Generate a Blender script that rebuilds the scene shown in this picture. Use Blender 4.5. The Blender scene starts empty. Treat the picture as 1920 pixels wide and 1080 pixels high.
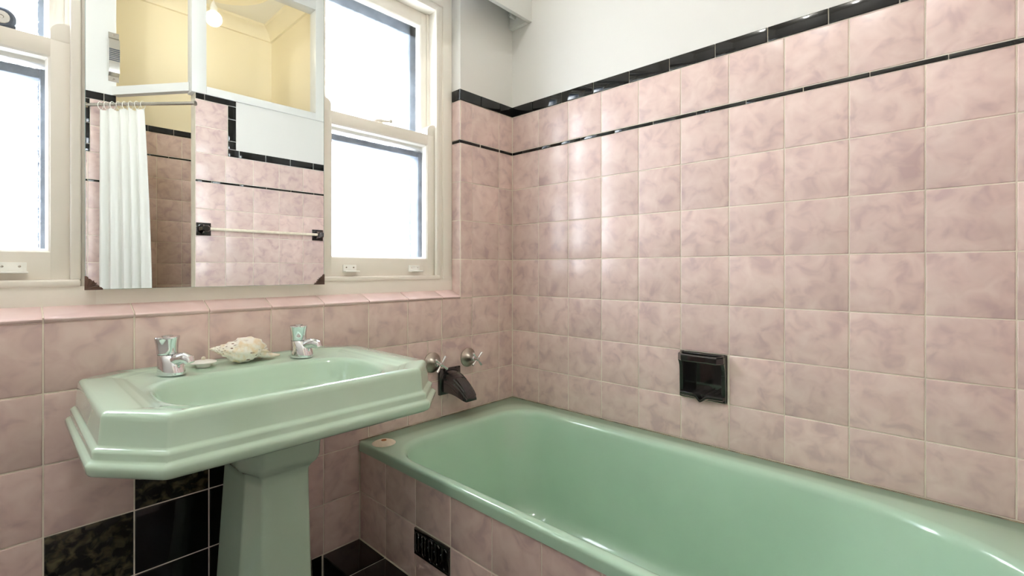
import bpy, bmesh, math, random
from mathutils import Vector, Matrix
random.seed(7)
PI = math.pi
S = bpy.context.scene
COL = S.collection
ZA = 0.918            # height of the tile joint that runs under the window sill

# ------------------------------------------------------------------ camera, world, lights, exposure
cam_d = bpy.data.cameras.new('camera')
cam = bpy.data.objects.new('camera', cam_d); COL.objects.link(cam)
cam.location = (-1.5332, -1.4218, ZA + 0.1129)
cam.rotation_euler = (PI/2, 0, -0.8224)
cam_d.sensor_fit = 'HORIZONTAL'; cam_d.sensor_width = 36.0
cam_d.lens = 892.09/1920*36.0
cam_d.shift_y = -35.1/1920
cam_d.clip_start = 0.01
S.camera = cam

W = bpy.data.worlds.new('sky'); S.world = W; W.use_nodes = True
bg = W.node_tree.nodes['Background']
bg.inputs[0].default_value = (0.86, 0.93, 1.0, 1); bg.inputs[1].default_value = 4.0

def area_light(name, loc, rot, sx, sy, power, col):
    d = bpy.data.lights.new(name, 'AREA'); d.shape = 'RECTANGLE'; d.size = sx; d.size_y = sy
    d.energy = power; d.color = col
    o = bpy.data.objects.new(name, d); COL.objects.link(o); o.location = loc; o.rotation_euler = rot
    return o
# daylight of the white sky outside each of the two sash windows (they face -y, into the room)
DAY = 33.0
area_light('daylight', (-0.60, 0.42, 1.60), (-PI/2, 0, 0), 0.75, 1.45, DAY, (0.93, 0.97, 1.0))
area_light('daylight', (-1.65, 0.42, 1.60), (-PI/2, 0, 0), 0.75, 1.45, DAY, (0.93, 0.97, 1.0))

def point_light(name, loc, power, col, r):
    d = bpy.data.lights.new(name, 'POINT'); d.energy = power; d.color = col; d.shadow_soft_size = r
    o = bpy.data.objects.new(name, d); COL.objects.link(o); o.location = loc
    return o
ROOM_BULB = (-1.58, -0.92, 2.88)
ALCOVE_BULB = (-0.563, -2.15, 2.70)

S.view_settings.view_transform = 'Standard'
S.view_settings.look = 'None'
S.view_settings.gamma = 1.0
S.view_settings.use_curve_mapping = False
S.view_settings.exposure = 0.84
S.cycles.max_bounces = 10
S.cycles.diffuse_bounces = 6
S.cycles.glossy_bounces = 5
S.cycles.transmission_bounces = 6
S.cycles.transparent_max_bounces = 8
S.cycles.blur_glossy = 0.6
S.cycles.sample_clamp_indirect = 6.0
S.cycles.use_denoising = True

# ------------------------------------------------------------------ materials
def lin(c):
    out = []
    for v in c:
        v /= 255.0
        out.append(v/12.92 if v <= .04045 else ((v+.055)/1.055)**2.4)
    return (*out, 1.0)
def nodes(name):
    m = bpy.data.materials.new(name); m.use_nodes = True
    nt = m.node_tree; b = nt.nodes['Principled BSDF']
    return m, nt, b
def plain(name, rgb, rough=.4, metal=0.0, bump=0.0, bscale=60, var=0.0, coat=0.0, vscale=9):
    m, nt, b = nodes(name)
    b.inputs['Base Color'].default_value = lin(rgb)
    b.inputs['Roughness'].default_value = rough
    b.inputs['Metallic'].default_value = metal
    b.inputs['Coat Weight'].default_value = coat
    b.inputs['Coat Roughness'].default_value = .04
    tc = nt.nodes.new('ShaderNodeTexCoord')
    if var:
        n = nt.nodes.new('ShaderNodeTexNoise'); n.inputs['Scale'].default_value = vscale; n.inputs['Detail'].default_value = 4
        nt.links.new(tc.outputs['Object'], n.inputs['Vector'])
        r = nt.nodes.new('ShaderNodeValToRGB')
        lo = tuple(max(0, c*(1-var)) for c in rgb); hi = tuple(min(255, c*(1+var*.6)) for c in rgb)
        r.color_ramp.elements[0].color = lin(lo); r.color_ramp.elements[1].color = lin(hi)
        r.color_ramp.elements[0].position = .3; r.color_ramp.elements[1].position = .7
        nt.links.new(n.outputs['Fac'], r.inputs[0]); nt.links.new(r.outputs[0], b.inputs['Base Color'])
    if bump:
        n = nt.nodes.new('ShaderNodeTexNoise'); n.inputs['Scale'].default_value = bscale; n.inputs['Detail'].default_value = 3
        nt.links.new(tc.outputs['Object'], n.inputs['Vector'])
        bp = nt.nodes.new('ShaderNodeBump'); bp.inputs['Strength'].default_value = bump; bp.inputs['Distance'].default_value = .002
        nt.links.new(n.outputs['Fac'], bp.inputs['Height']); nt.links.new(bp.outputs[0], b.inputs['Normal'])
    return m
def marble_tile(name, light, mid, dark, rough=.16, scale=22, wave=.0012):
    m, nt, b = nodes(name)
    L = nt.links.new
    tc = nt.nodes.new('ShaderNodeTexCoord'); oi = nt.nodes.new('ShaderNodeObjectInfo')
    mul = nt.nodes.new('ShaderNodeMath'); mul.operation = 'MULTIPLY'; mul.inputs[1].default_value = 57.0
    L(oi.outputs['Random'], mul.inputs[0])
    cb = nt.nodes.new('ShaderNodeCombineXYZ')
    for i in range(3): L(mul.outputs[0], cb.inputs[i])
    add = nt.nodes.new('ShaderNodeVectorMath'); add.operation = 'ADD'
    L(tc.outputs['Object'], add.inputs[0]); L(cb.outputs[0], add.inputs[1])
    n1 = nt.nodes.new('ShaderNodeTexNoise'); n1.inputs['Scale'].default_value = scale; n1.inputs['Detail'].default_value = 2.5
    n1.inputs['Roughness'].default_value = .5; n1.inputs['Distortion'].default_value = .55
    L(add.outputs[0], n1.inputs['Vector'])
    r1 = nt.nodes.new('ShaderNodeValToRGB')
    e = r1.color_ramp.elements
    e[0].position = .30; e[0].color = lin(dark); e[1].position = .68; e[1].color = lin(light)
    x = e.new(.47); x.color = lin(mid)
    L(n1.outputs['Fac'], r1.inputs[0])
    n2 = nt.nodes.new('ShaderNodeTexNoise'); n2.inputs['Scale'].default_value = 7; n2.inputs['Detail'].default_value = 2
    L(add.outputs[0], n2.inputs['Vector'])
    hs = nt.nodes.new('ShaderNodeHueSaturation')
    mr = nt.nodes.new('ShaderNodeMapRange'); mr.inputs[1].default_value = .25; mr.inputs[2].default_value = .75
    mr.inputs[3].default_value = .93; mr.inputs[4].default_value = 1.05
    L(n2.outputs['Fac'], mr.inputs[0])
    mr2 = nt.nodes.new('ShaderNodeMapRange'); mr2.inputs[3].default_value = .93; mr2.inputs[4].default_value = 1.05
    L(oi.outputs['Random'], mr2.inputs[0])
    mm = nt.nodes.new('ShaderNodeMath'); mm.operation = 'MULTIPLY'; L(mr.outputs[0], mm.inputs[0]); L(mr2.outputs[0], mm.inputs[1])
    L(mm.outputs[0], hs.inputs['Value']); L(r1.outputs[0], hs.inputs['Color'])
    L(hs.outputs[0], b.inputs['Base Color'])
    b.inputs['Roughness'].default_value = rough
    bp = nt.nodes.new('ShaderNodeBump'); bp.inputs['Strength'].default_value = .25; bp.inputs['Distance'].default_value = wave
    n3 = nt.nodes.new('ShaderNodeTexNoise'); n3.inputs['Scale'].default_value = 16; n3.inputs['Detail'].default_value = 1
    L(add.outputs[0], n3.inputs['Vector']); L(n3.outputs['Fac'], bp.inputs['Height']); L(bp.outputs[0], b.inputs['Normal'])
    return m
M = {}
M['pink'] = marble_tile('pink_marbled_glaze', (223, 201, 193), (215, 190, 183), (198, 173, 170), scale=21, rough=.27)
M['sill_pink'] = marble_tile('sill_pink_glaze', (236, 212, 209), (233, 206, 203), (226, 198, 196), scale=14)
M['black'] = marble_tile('black_glaze', (16, 17, 19), (10, 11, 12), (8, 9, 9), rough=.07, wave=.0008)
M['black_mottle'] = marble_tile('worn_black_glaze', (88, 83, 62), (30, 30, 24), (10, 10, 10), rough=.2, scale=48)
M['grout'] = plain('grout', (230, 222, 206), .85, var=.06, bump=.3, bscale=200)
M['plaster'] = plain('white_plaster', (222, 221, 217), .6, bump=.12, bscale=40)
M['cream_plaster'] = plain('cream_plaster', (240, 231, 204), .6, bump=.1, bscale=40)
M['paint'] = plain('cream_gloss_paint', (241, 236, 226), .34, var=.01)
M['white_paint'] = plain('white_gloss_paint', (224, 225, 222), .3, bump=.1, bscale=30)
M['green'] = plain('green_vitreous_china', (184, 209, 189), .09, coat=.6, var=.012, vscale=4)
M['tub'] = plain('green_bath_enamel', (173, 204, 181), .13, coat=.5, var=.02, vscale=5)
M['chrome'] = plain('chrome', (225, 226, 228), .06, 1.0)
M['nickel'] = plain('dull_nickel', (176, 168, 158), .3, 1.0, var=.08, vscale=60)
M['steel'] = plain('steel_handle', (200, 196, 190), .25, 1.0)
M['ceramic_black'] = plain('black_ceramic', (17, 15, 16), .05, coat=1.0)
M['mirror'] = plain('mirror_silver', (240, 243, 242), .0, 1.0)
M['mirror_edge'] = plain('mirror_edge', (150, 175, 168), .2)
M['brown'] = plain('brown_clip', (86, 58, 46), .4, bump=.4, bscale=300, var=.15)
M['shell'] = None
M['cream_rubber'] = plain('cream_plug', (236, 226, 206), .45, var=.04, vscale=60)
M['rust'] = plain('rust', (168, 96, 34), .7, var=.2, vscale=200)
M['curtain'] = plain('curtain_cloth', (230, 230, 224), .7, bump=.1, bscale=90)
M['white_plastic'] = plain('white_plastic', (246, 246, 240), .3)
M['dark_metal'] = plain('dark_blue_grey_metal', (84, 92, 104), .35, .6)
M['sealant'] = plain('old_sealant', (150, 138, 116), .8, var=.35, vscale=30)
M['floor'] = plain('dark_floor_tile', (26, 25, 25), .25, var=.2)
M['brick'] = plain('grey_brick', (122, 132, 146), .9, bump=.8, bscale=30, var=.2, vscale=14)
M['ceiling'] = plain('ceiling_plaster', (240, 238, 230), .7)
def shell_mat():
    m, nt, b = nodes('shell_calcite'); L = nt.links.new
    tc = nt.nodes.new('ShaderNodeTexCoord')
    at = nt.nodes.new('ShaderNodeUVMap'); at.uv_map = 'UVMap'
    sep = nt.nodes.new('ShaderNodeSeparateXYZ'); L(at.outputs[0], sep.inputs[0])
    # brown beads along each whorl: u runs along the spiral, v round the tube
    w = nt.nodes.new('ShaderNodeMath'); w.operation = 'MULTIPLY'; w.inputs[1].default_value = 2*PI*9; L(sep.outputs[0], w.inputs[0])
    s1 = nt.nodes.new('ShaderNodeMath'); s1.operation = 'SINE'; L(w.outputs[0], s1.inputs[0])
    w2 = nt.nodes.new('ShaderNodeMath'); w2.operation = 'MULTIPLY'; w2.inputs[1].default_value = 2*PI*5; L(sep.outputs[1], w2.inputs[0])
    s2 = nt.nodes.new('ShaderNodeMath'); s2.operation = 'SINE'; L(w2.outputs[0], s2.inputs[0])
    pr = nt.nodes.new('ShaderNodeMath'); pr.operation = 'MULTIPLY'; L(s1.outputs[0], pr.inputs[0]); L(s2.outputs[0], pr.inputs[1])
    r = nt.nodes.new('ShaderNodeValToRGB'); e = r.color_ramp.elements
    e[0].position = .62; e[0].color = (0, 0, 0, 1); e[1].position = .9; e[1].color = (1, 1, 1, 1)
    L(pr.outputs[0], r.inputs[0])
    n = nt.nodes.new('ShaderNodeTexNoise'); n.inputs['Scale'].default_value = 55; n.inputs['Detail'].default_value = 4; L(tc.outputs['Object'], n.inputs['Vector'])
    base = nt.nodes.new('ShaderNodeValToRGB'); e = base.color_ramp.elements
    e[0].position = .35; e[0].color = lin((238, 216, 182)); e[1].position = .55; e[1].color = lin((249, 243, 232))
    L(n.outputs['Fac'], base.inputs[0])
    n2 = nt.nodes.new('ShaderNodeTexNoise'); n2.inputs['Scale'].default_value = 30; L(tc.outputs['Object'], n2.inputs['Vector'])
    g = nt.nodes.new('ShaderNodeMath'); g.operation = 'MULTIPLY'; L(r.outputs[0], g.inputs[0])
    rr_ = nt.nodes.new('ShaderNodeMapRange'); rr_.inputs[1].default_value = .45; rr_.inputs[2].default_value = .6; L(n2.outputs['Fac'], rr_.inputs[0])
    L(rr_.outputs[0], g.inputs[1])
    mx = nt.nodes.new('ShaderNodeMixRGB'); L(g.outputs[0], mx.inputs[0]); L(base.outputs[0], mx.inputs[1]); mx.inputs[2].default_value = lin((120, 72, 48))
    L(mx.outputs[0], b.inputs['Base Color']); b.inputs['Roughness'].default_value = .5
    bp = nt.nodes.new('ShaderNodeBump'); bp.inputs['Strength'].default_value = .6; bp.inputs['Distance'].default_value = .002
    n3 = nt.nodes.new('ShaderNodeTexNoise'); n3.inputs['Scale'].default_value = 180; L(tc.outputs['Object'], n3.inputs['Vector'])
    L(n3.outputs['Fac'], bp.inputs['Height']); L(bp.outputs[0], b.inputs['Normal'])
    return m
M['shell'] = shell_mat()
def glass_mat():
    m = bpy.data.materials.new('obscured_glass'); m.use_nodes = True; nt = m.node_tree; nt.nodes.clear(); L = nt.links.new
    out = nt.nodes.new('ShaderNodeOutputMaterial')
    tr = nt.nodes.new('ShaderNodeBsdfTransparent'); tr.inputs[0].default_value = (.97, .985, 1, 1)
    rf = nt.nodes.new('ShaderNodeBsdfRefraction'); rf.inputs['Roughness'].default_value = .22; rf.inputs['IOR'].default_value = 1.12
    gl = nt.nodes.new('ShaderNodeBsdfGlossy'); gl.inputs['Roughness'].default_value = .1
    tc = nt.nodes.new('ShaderNodeTexCoord'); n = nt.nodes.new('ShaderNodeTexVoronoi'); n.inputs['Scale'].default_value = 170
    L(tc.outputs['Object'], n.inputs['Vector'])
    bp = nt.nodes.new('ShaderNodeBump'); bp.inputs['Strength'].default_value = .5; bp.inputs['Distance'].default_value = .002
    L(n.outputs['Distance'], bp.inputs['Height']); L(bp.outputs[0], rf.inputs['Normal']); L(bp.outputs[0], gl.inputs['Normal'])
    m1 = nt.nodes.new('ShaderNodeMixShader'); m1.inputs[0].default_value = .65; L(tr.outputs[0], m1.inputs[1]); L(rf.outputs[0], m1.inputs[2])
    m2 = nt.nodes.new('ShaderNodeMixShader'); m2.inputs[0].default_value = .05; L(m1.outputs[0], m2.inputs[1]); L(gl.outputs[0], m2.inputs[2])
    L(m2.outputs[0], out.inputs[0])
    return m
M['glass'] = glass_mat()
def bulb_glass():
    m = bpy.data.materials.new('lit_bulb_glass'); m.use_nodes = True; nt = m.node_tree; nt.nodes.clear()
    out = nt.nodes.new('ShaderNodeOutputMaterial'); a = nt.nodes.new('ShaderNodeBsdfTransparent'); e = nt.nodes.new('ShaderNodeEmission')
    e.inputs[0].default_value = (1, .93, .74, 1); e.inputs[1].default_value = 6.0
    x = nt.nodes.new('ShaderNodeMixShader'); x.inputs[0].default_value = .3
    nt.links.new(a.outputs[0], x.inputs[1]); nt.links.new(e.outputs[0], x.inputs[2]); nt.links.new(x.outputs[0], out.inputs[0])
    return m
M['bulb'] = bulb_glass()

# ------------------------------------------------------------------ helpers
ORI = {}
def link(name, me, mats, parent=None, loc=(0, 0, 0)):
    o = bpy.data.objects.new(name, me); COL.objects.link(o)
    for m in (mats if isinstance(mats, (list, tuple)) else [mats]): me.materials.append(M[m])
    if parent is not None:
        o.parent = parent; ORI[o.name] = ORI.get(parent.name, Vector((0, 0, 0)))
    else:
        o.location = loc; ORI[o.name] = Vector(loc)
    return o
def obj(name, bm, mat, parent=None, loc=None, angle=38):
    """bm is in world coordinates; loc = origin of a top-level mesh."""
    bmesh.ops.recalc_face_normals(bm, faces=bm.faces[:])
    off = ORI.get(parent.name, Vector((0, 0, 0))) if parent is not None else Vector(loc or (0, 0, 0))
    if off.length: bmesh.ops.translate(bm, verts=bm.verts[:], vec=-off)
    me = bpy.data.meshes.new(name); bm.to_mesh(me); bm.free()
    me.polygons.foreach_set('use_smooth', [True]*len(me.polygons))
    me.set_sharp_from_angle(angle=math.radians(angle))
    return link(name, me, mat, parent, tuple(off))
def thing(name, label, cat, loc, group=None, kind=None):
    o = bpy.data.objects.new(name, None); COL.objects.link(o); o.location = loc; o.empty_display_size = .05
    ORI[o.name] = Vector(loc)
    return tag(o, label, cat, group, kind)
def tag(o, label, cat, group=None, kind=None):
    o['label'] = label; o['category'] = cat
    if group: o['group'] = group
    if kind: o['kind'] = kind
    return o
def add_box(bm, x0, x1, y0, y1, z0, z1, bevel=0, seg=2, mi=0):
    x0, x1 = sorted((x0, x1)); y0, y1 = sorted((y0, y1)); z0, z1 = sorted((z0, z1))
    vs = [bm.verts.new((x, y, z)) for z in (z0, z1) for x, y in ((x0, y0), (x1, y0), (x1, y1), (x0, y1))]
    fs = [bm.faces.new([vs[i] for i in f]) for f in ((3, 2, 1, 0), (4, 5, 6, 7), (0, 1, 5, 4), (1, 2, 6, 5), (2, 3, 7, 6), (3, 0, 4, 7))]
    for f in fs: f.material_index = mi
    if bevel:
        es = list({e for f in fs for e in f.edges})
        bmesh.ops.bevel(bm, geom=es, offset=bevel, segments=seg, profile=.5, affect='EDGES')
    return bm
def box(name, dims, mat, parent=None, loc=None, bevel=.002, seg=2):
    return obj(name, add_box(bmesh.new(), *dims, bevel=bevel, seg=seg), mat, parent, loc)
def boxes(name, lst, mats, parent=None, bevel=0):
    bm = bmesh.new()
    for d in lst: add_box(bm, *d[:6], bevel=bevel, mi=d[6] if len(d) > 6 else 0)
    return obj(name, bm, mats, parent)
def loft(bm, rings, cap0=False, cap1=False, closed=True):
    R = [[bm.verts.new(p) for p in r] for r in rings]
    n = len(rings[0])
    for a, b in zip(R[:-1], R[1:]):
        for j in range(n if closed else n-1):
            k = (j+1) % n
            try: bm.faces.new((a[j], a[k], b[k], b[j]))
            except ValueError: pass
    if cap0: bm.faces.new(R[0][::-1])
    if cap1: bm.faces.new(R[-1])
    return R
def fan(bm, ring, p):
    c = bm.verts.new(p); n = len(ring)
    for j in range(n): bm.faces.new((ring[j], ring[(j+1) % n], c))
def frame_of(d):
    d = Vector(d).normalized(); up = Vector((0, 0, 1)) if abs(d.z) < .95 else Vector((1, 0, 0))
    a = d.cross(up).normalized(); return a, a.cross(d).normalized()
def tube(bm, pts, rad, seg=12, caps=True, sq=None):
    pts = [Vector(p) for p in pts]
    if not isinstance(rad, (list, tuple)): rad = [rad]*len(pts)
    rings = []; pa = None
    for i, p in enumerate(pts):
        d = (pts[min(i+1, len(pts)-1)] - pts[max(i-1, 0)])
        a, b = frame_of(d)
        if pa is not None:
            a = (pa - d.normalized()*pa.dot(d.normalized())).normalized(); b = a.cross(d.normalized())
        pa = a
        rings.append([p + a*math.cos(t)*rad[i] + b*math.sin(t)*rad[i] for t in [2*PI*k/seg for k in range(seg)]])
    loft(bm, rings, caps, caps)
    return bm
def lathe(bm, prof, origin, axis=(0, 0, 1), seg=28, cap=True):
    o = Vector(origin); ax = Vector(axis).normalized(); a, b = frame_of(ax)
    rings = [[o + ax*h + (a*math.cos(t) + b*math.sin(t))*r for t in [2*PI*k/seg for k in range(seg)]] for r, h in prof]
    loft(bm, rings, cap, cap)
    return bm
def sphere(bm, c, r, u=16, v=10, sc=(1, 1, 1)):
    bmesh.ops.create_uvsphere(bm, u_segments=u, v_segments=v, radius=r, matrix=Matrix.Translation(c) @ Matrix.Diagonal((*sc, 1)))
    return bm
# --- tiles: one shared mesh for each size and glaze
TM = {}
def tile_mesh(w, h, mat, proud, b):
    key = (round(w, 4), round(h, 4), mat, proud, b)
    if key in TM: return TM[key]
    x, y = w/2, h/2; bz = min(b, .0014) if b < .003 else b
    def rect(i, z): return [(-x+i, -y+i, z), (x-i, -y+i, z), (x-i, y-i, z), (-x+i, y-i, z)]
    vs = rect(0, -.006) + rect(0, proud-bz) + rect(b*.35, proud-bz*.3) + rect(b, proud)
    fs = [(3, 2, 1, 0), (12, 13, 14, 15)]
    for k in (0, 4, 8):
        for j in range(4):
            q = (j+1) % 4; fs.append((k+j, k+q, k+4+q, k+4+j))
    me = bpy.data.meshes.new('tile'); me.from_pydata(vs, [], fs); me.update()
    me.polygons.foreach_set('use_smooth', [True]*len(me.polygons))
    me.set_sharp_from_angle(angle=math.radians(50))
    me.materials.append(M[mat]); TM[key] = me
    return me
def basis(wall):
    X, Y = {'R': ((0, -1, 0), (0, 0, 1)), 'W': ((1, 0, 0), (0, 0, 1)), 'F': ((-1, 0, 0), (0, 0, 1)), 'T': ((1, 0, 0), (0, 1, 0))}[wall]
    X = Vector(X); Y = Vector(Y); Z = X.cross(Y)
    return Matrix((X, Y, Z)).transposed()
GAP = .003
def tile(parent, wall, plane, u0, u1, v0, v1, mat='pink', name='tile', proud=0.0, b=.0022, gap=GAP, jit=.0022):
    """u is x for W and F, y for R, x for T; v is z (y for T). plane is the fixed coordinate."""
    u0, u1 = sorted((u0, u1)); v0, v1 = sorted((v0, v1))
    w, h = u1-u0-gap, v1-v0-gap
    if w < .002 or h < .002: return None
    o = bpy.data.objects.new(name, tile_mesh(w, h, mat, proud, b)); COL.objects.link(o)
    uc, vc = (u0+u1)/2, (v0+v1)/2
    loc = {'R': (plane, uc, vc), 'W': (uc, plane, vc), 'F': (uc, plane, vc), 'T': (uc, vc, plane)}[wall]
    R = basis(wall) @ Matrix.Rotation(random.uniform(-jit, jit), 3, 'X') @ Matrix.Rotation(random.uniform(-jit, jit), 3, 'Y')
    o.parent = parent
    o.matrix_basis = Matrix.Translation(loc) @ R.to_4x4()
    return o

P = .153
ROW = [k*P for k in range(0, 16)]
STRIP = (1.530, 1.541); TOPROW = (1.5425, 1.6965); CAP = (1.6965, 1.7415)

# ------------------------------------------------------------------ the setting
G = .0018
CEIL = 3.0
fl = boxes('floor', [(-2.4, .0, -2.85, .0, -.05, 0)], 'floor')
tag(fl, 'dark tiled bathroom floor below the basin', 'floor', kind='structure')
ce = boxes('ceiling', [(-2.4, .15, -2.85, .35, CEIL, CEIL+.05)], 'ceiling')
tag(ce, 'white plaster ceiling over bathroom and shower', 'ceiling', kind='structure')

# right wall (x = 0) with the niche for the soap dish
SY0, SY1, SZ0, SZ1 = -.9075, -.7570, .6125, .7640
wr = boxes('wall_right', [
    (G, .15, SY1, .15, 0, CAP[1]-.002, 1), (G, .15, -1.68, SY0, 0, CAP[1]-.002, 1),
    (G, .15, SY0, SY1, 0, SZ0, 1), (G, .15, SY0, SY1, SZ1, CAP[1]-.002, 1), (.07, .15, SY0, SY1, SZ0, SZ1, 1),
    (0, .15, -1.68, .15, CAP[1]-.002, CEIL, 0)], ['plaster', 'grout'])
tag(wr, 'pink tiled wall along the green bath with white plaster above', 'wall', kind='structure')
yj = [0] + [-(.1485 + .1528*i) for i in range(10)] + [-1.68]
for a, b in zip(yj[:-1], yj[1:]):
    for k in range(3, 10):
        z0 = .474 if k == 3 else ROW[k]
        if k == 4 and abs(a+.7597) < .01: continue        # the soap dish takes this tile's place
        tile(wr, 'R', 0, a, b, z0, ROW[k+1])
    tile(wr, 'R', 0, a, b, *TOPROW)
cj = [0] + [-(.1185 + .1505*i) for i in range(11)]; cj = [c for c in cj if c > -1.66] + [-1.68]
for a, b in zip(cj[:-1], cj[1:]): tile(wr, 'R', 0, a, b, *CAP, mat='black', name='cap_tile', proud=.003, b=.0018)
sj = [0] + [-(.0609 + .1502*i) for i in range(11)]; sj = [c for c in sj if c > -1.66] + [-1.68]
for a, b in zip(sj[:-1], sj[1:]): tile(wr, 'R', 0, a, b, STRIP[0]-.001, STRIP[1]+.001, mat='black', name='strip_tile', proud=.0008, b=.001, gap=.002)

# window wall (y = 0)
XL, XR, XE = -1.981, -.301, -2.28       # recess left / right edge, left wall
HEAD = ZA + 1.20
wb = boxes('wall_back', [
    (XE, .14, G, .16, 0, ZA-.004, 1),
    (XR+G, .14, G, .16, ZA-.004, CAP[1]-.002, 1), (XE, XL-G, G, .16, ZA-.004, CAP[1]-.002, 1),
    (XR+.0006, .14, 0, .16, CAP[1]-.002, CEIL, 0), (XE, XL-.0006, 0, .16, CAP[1]-.002, CEIL, 0),
    (XL-.004, XR+.004, 0, .16, HEAD, CEIL, 0)], ['plaster', 'grout'])
tag(wb, 'pink and black tiled window wall behind the basin', 'wall', kind='structure')
xj = [0] + [-(.0833 + .1541*i) for i in range(14)] + [XE]
blk = {(9, 0), (9, 1), (9, 2), (8, 0), (8, 1), (8, 2), (8, 3), (7, 0), (7, 1), (7, 2), (7, 3), (6, 0), (10, 0), (11, 0), (12, 0), (13, 0), (14, 0)}
for i, (a, b) in enumerate(zip(xj[:-1], xj[1:])):
    if b < XE: continue
    for k in range(0, 6):
        if b > -.73 and k < 3: continue
        if a > -.73 and b > -.73 and k < 3: continue
        z0, z1 = ROW[k], ROW[k+1]
        aa, bb = a, b
        if k < 3 and aa > -.80: aa = -.7325
        if k == 0 and b > -.87: continue
        if k == 0: aa = min(aa, -.8585)
        if a > -.69 and k == 3: z0 = .474
        if k == 5: z1 -= .001
        m = 'pink'
        if (i, k) in blk: m = 'black_mottle' if (i, k) in ((9, 2), (8, 3)) else 'black'
        if i == 3 and k == 4:
            tile(wb, 'W', 0, aa, -.4587, z0, z1, m); tile(wb, 'W', 0, -.4587, bb, z0, z1, m)
        else:
            tile(wb, 'W', 0, aa, bb, z0, z1, m)
# jamb of the recess: tiled nib between window and corner
def bullnose(parent, x_in, z0, z1, name='edge_tile'):
    r = .009; g = GAP/2; t = .006
    prof = [(x_in-g, t), (x_in-g, 0)] + [(XR+r-r*math.sin(q), r-r*math.cos(q)) for q in [PI/2*k/6 for k in range(7)]] + [(XR, .050), (XR+t, .050), (XR+t, r+.003), (XR+r+.003, t)]
    bm = bmesh.new()
    loft(bm, [[(x, y, z) for x, y in prof] for z in (z0+g, z0+g+.0005, z1-g-.0005, z1-g)], True, True)
    obj(name, bm, 'pink', parent, angle=40)
for k in list(range(6, 10)) + ['top']:
    z0, z1 = TOPROW if k == 'top' else (ROW[k], ROW[k+1])
    tile(wb, 'W', 0, 0, -.0833, z0, z1); tile(wb, 'W', 0, -.0833, -.2374, z0, z1)
    bullnose(wb, -.2374, z0, z1)
    tile(wb, 'W', 0, XL, XL-.15, z0, z1); tile(wb, 'W', 0, XL-.15, XE, z0, z1)
for a, b in ((0, -.0785), (-.0785, -.190), (-.190, XR-.004)):
    tile(wb, 'W', 0, a, b, *CAP, mat='black', name='cap_tile', proud=.003, b=.0018)
    tile(wb, 'W', 0, a-.0045 if a else 0, b, STRIP[0]-.001, STRIP[1]+.001, mat='black', name='strip_tile', proud=.0008, b=.001, gap=.002)
tile(wb, 'R', XR, .001, .050, *CAP, mat='black', name='cap_tile', proud=.003, b=.0018)
tile(wb, 'R', XR, .001, .050, STRIP[0]-.001, STRIP[1]+.001, mat='black', name='strip_tile', proud=.0008, b=.001, gap=.002)
# sloping tiled sill, each tile with a rounded nose
def sill_tile(parent, x0, x1):
    g = GAP/2
    prof = [(.010, ZA-.006), (-.001, ZA+.001), (-.004, ZA+.0035), (-.0045, ZA+.006), (-.003, ZA+.0085), (.001, ZA+.0105), (.056, ZA+.033), (.056, ZA+.024)]
    bm = bmesh.new()
    xs = (x0+g, x0+g+.001, x1-g-.001, x1-g)
    loft(bm, [[(x, y, z - (.0006 if i in (0, 3) else 0)) for y, z in prof] for i, x in enumerate(xs)], True, True)
    obj('sill_tile', bm, 'sill_pink', parent, angle=40)
bm = bmesh.new()
loft(bm, [[(x, y, z) for y, z in ((.003, ZA-.006), (.003, ZA+.0085), (.056, ZA+.0305), (.12, ZA+.0305), (.12, ZA-.006))] for x in (XL, XR)], True, True)
obj('sill_bed', bm, 'grout', wb)
for i, (a, b) in enumerate(zip(xj[:-1], xj[1:])):
    x1, x0 = min(a, XR-.0015), max(b, XL)
    if x1 - x0 > .01: sill_tile(wb, x0, x1)

# left wall and the walls round the camera
wl = boxes('wall_left', [(XE-.1, XE, -2.2, .16, 0, CEIL)], 'plaster')
tag(wl, 'white plaster wall to the left of the windows', 'wall', kind='structure')
# exterior brick reveals of the windows
ex = boxes('wall_outside', [
    (XE-.1, -1.90, .16, .30, .7, 2.6), (-1.472, -.83, .16, .27, .7, 2.6), (-.428, .15, .16, .27, .7, 2.6),
    (XE-.1, .15, .16, .30, .7, ZA+.10), (XE-.1, .15, .16, .30, ZA+1.04, 2.6)], 'brick')
tag(ex, 'grey brick outer reveal seen through the obscured window glass', 'wall', kind='structure')

# wall at the foot of the bath (facing the window wall), seen in the mirror
YF = -1.68
xa = -.78; xs = -.600             # opening edge, step of the cap
HI = (1.998, 2.043)
FRZ0, FRZ1 = ZA+1.125, ZA+1.86
wf = boxes('wall_front', [
    (xa, .15, YF-.09, YF-G, 0, CAP[0], 1), (xa, xs, YF-.09, YF-G, CAP[0], HI[1]-.002, 1),
    (xs, .15, YF-.09, YF, CAP[0], FRZ0, 0), (xa, xs, YF-.09, YF, HI[1]-.002, FRZ0, 0),
    (xa, .15, YF-.09, YF, FRZ1+.03, CEIL, 0)], ['plaster', 'grout'])
tag(wf, 'pink tiled wall at the foot of the bath, reflected in the mirror', 'wall', kind='structure')
fj = [xa, -.628, -.476, -.324, -.172, 0]
for a, b in zip(fj[:-1], fj[1:]):
    for k in range(3, 10): tile(wf, 'F', YF, a, b, .474 if k == 3 else ROW[k], ROW[k+1])
    tile(wf, 'F', YF, a, b, *TOPROW)
tile(wf, 'F', YF, xa, xs-.016, TOPROW[1], 1.8475); tile(wf, 'F', YF, xa, xs-.016, 1.8475, HI[0])
for a, b in ((xa, -.735), (-.735, xs+.029)): tile(wf, 'F', YF, a, b, *HI, mat='black', name='cap_tile', proud=.003, b=.0018)
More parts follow.
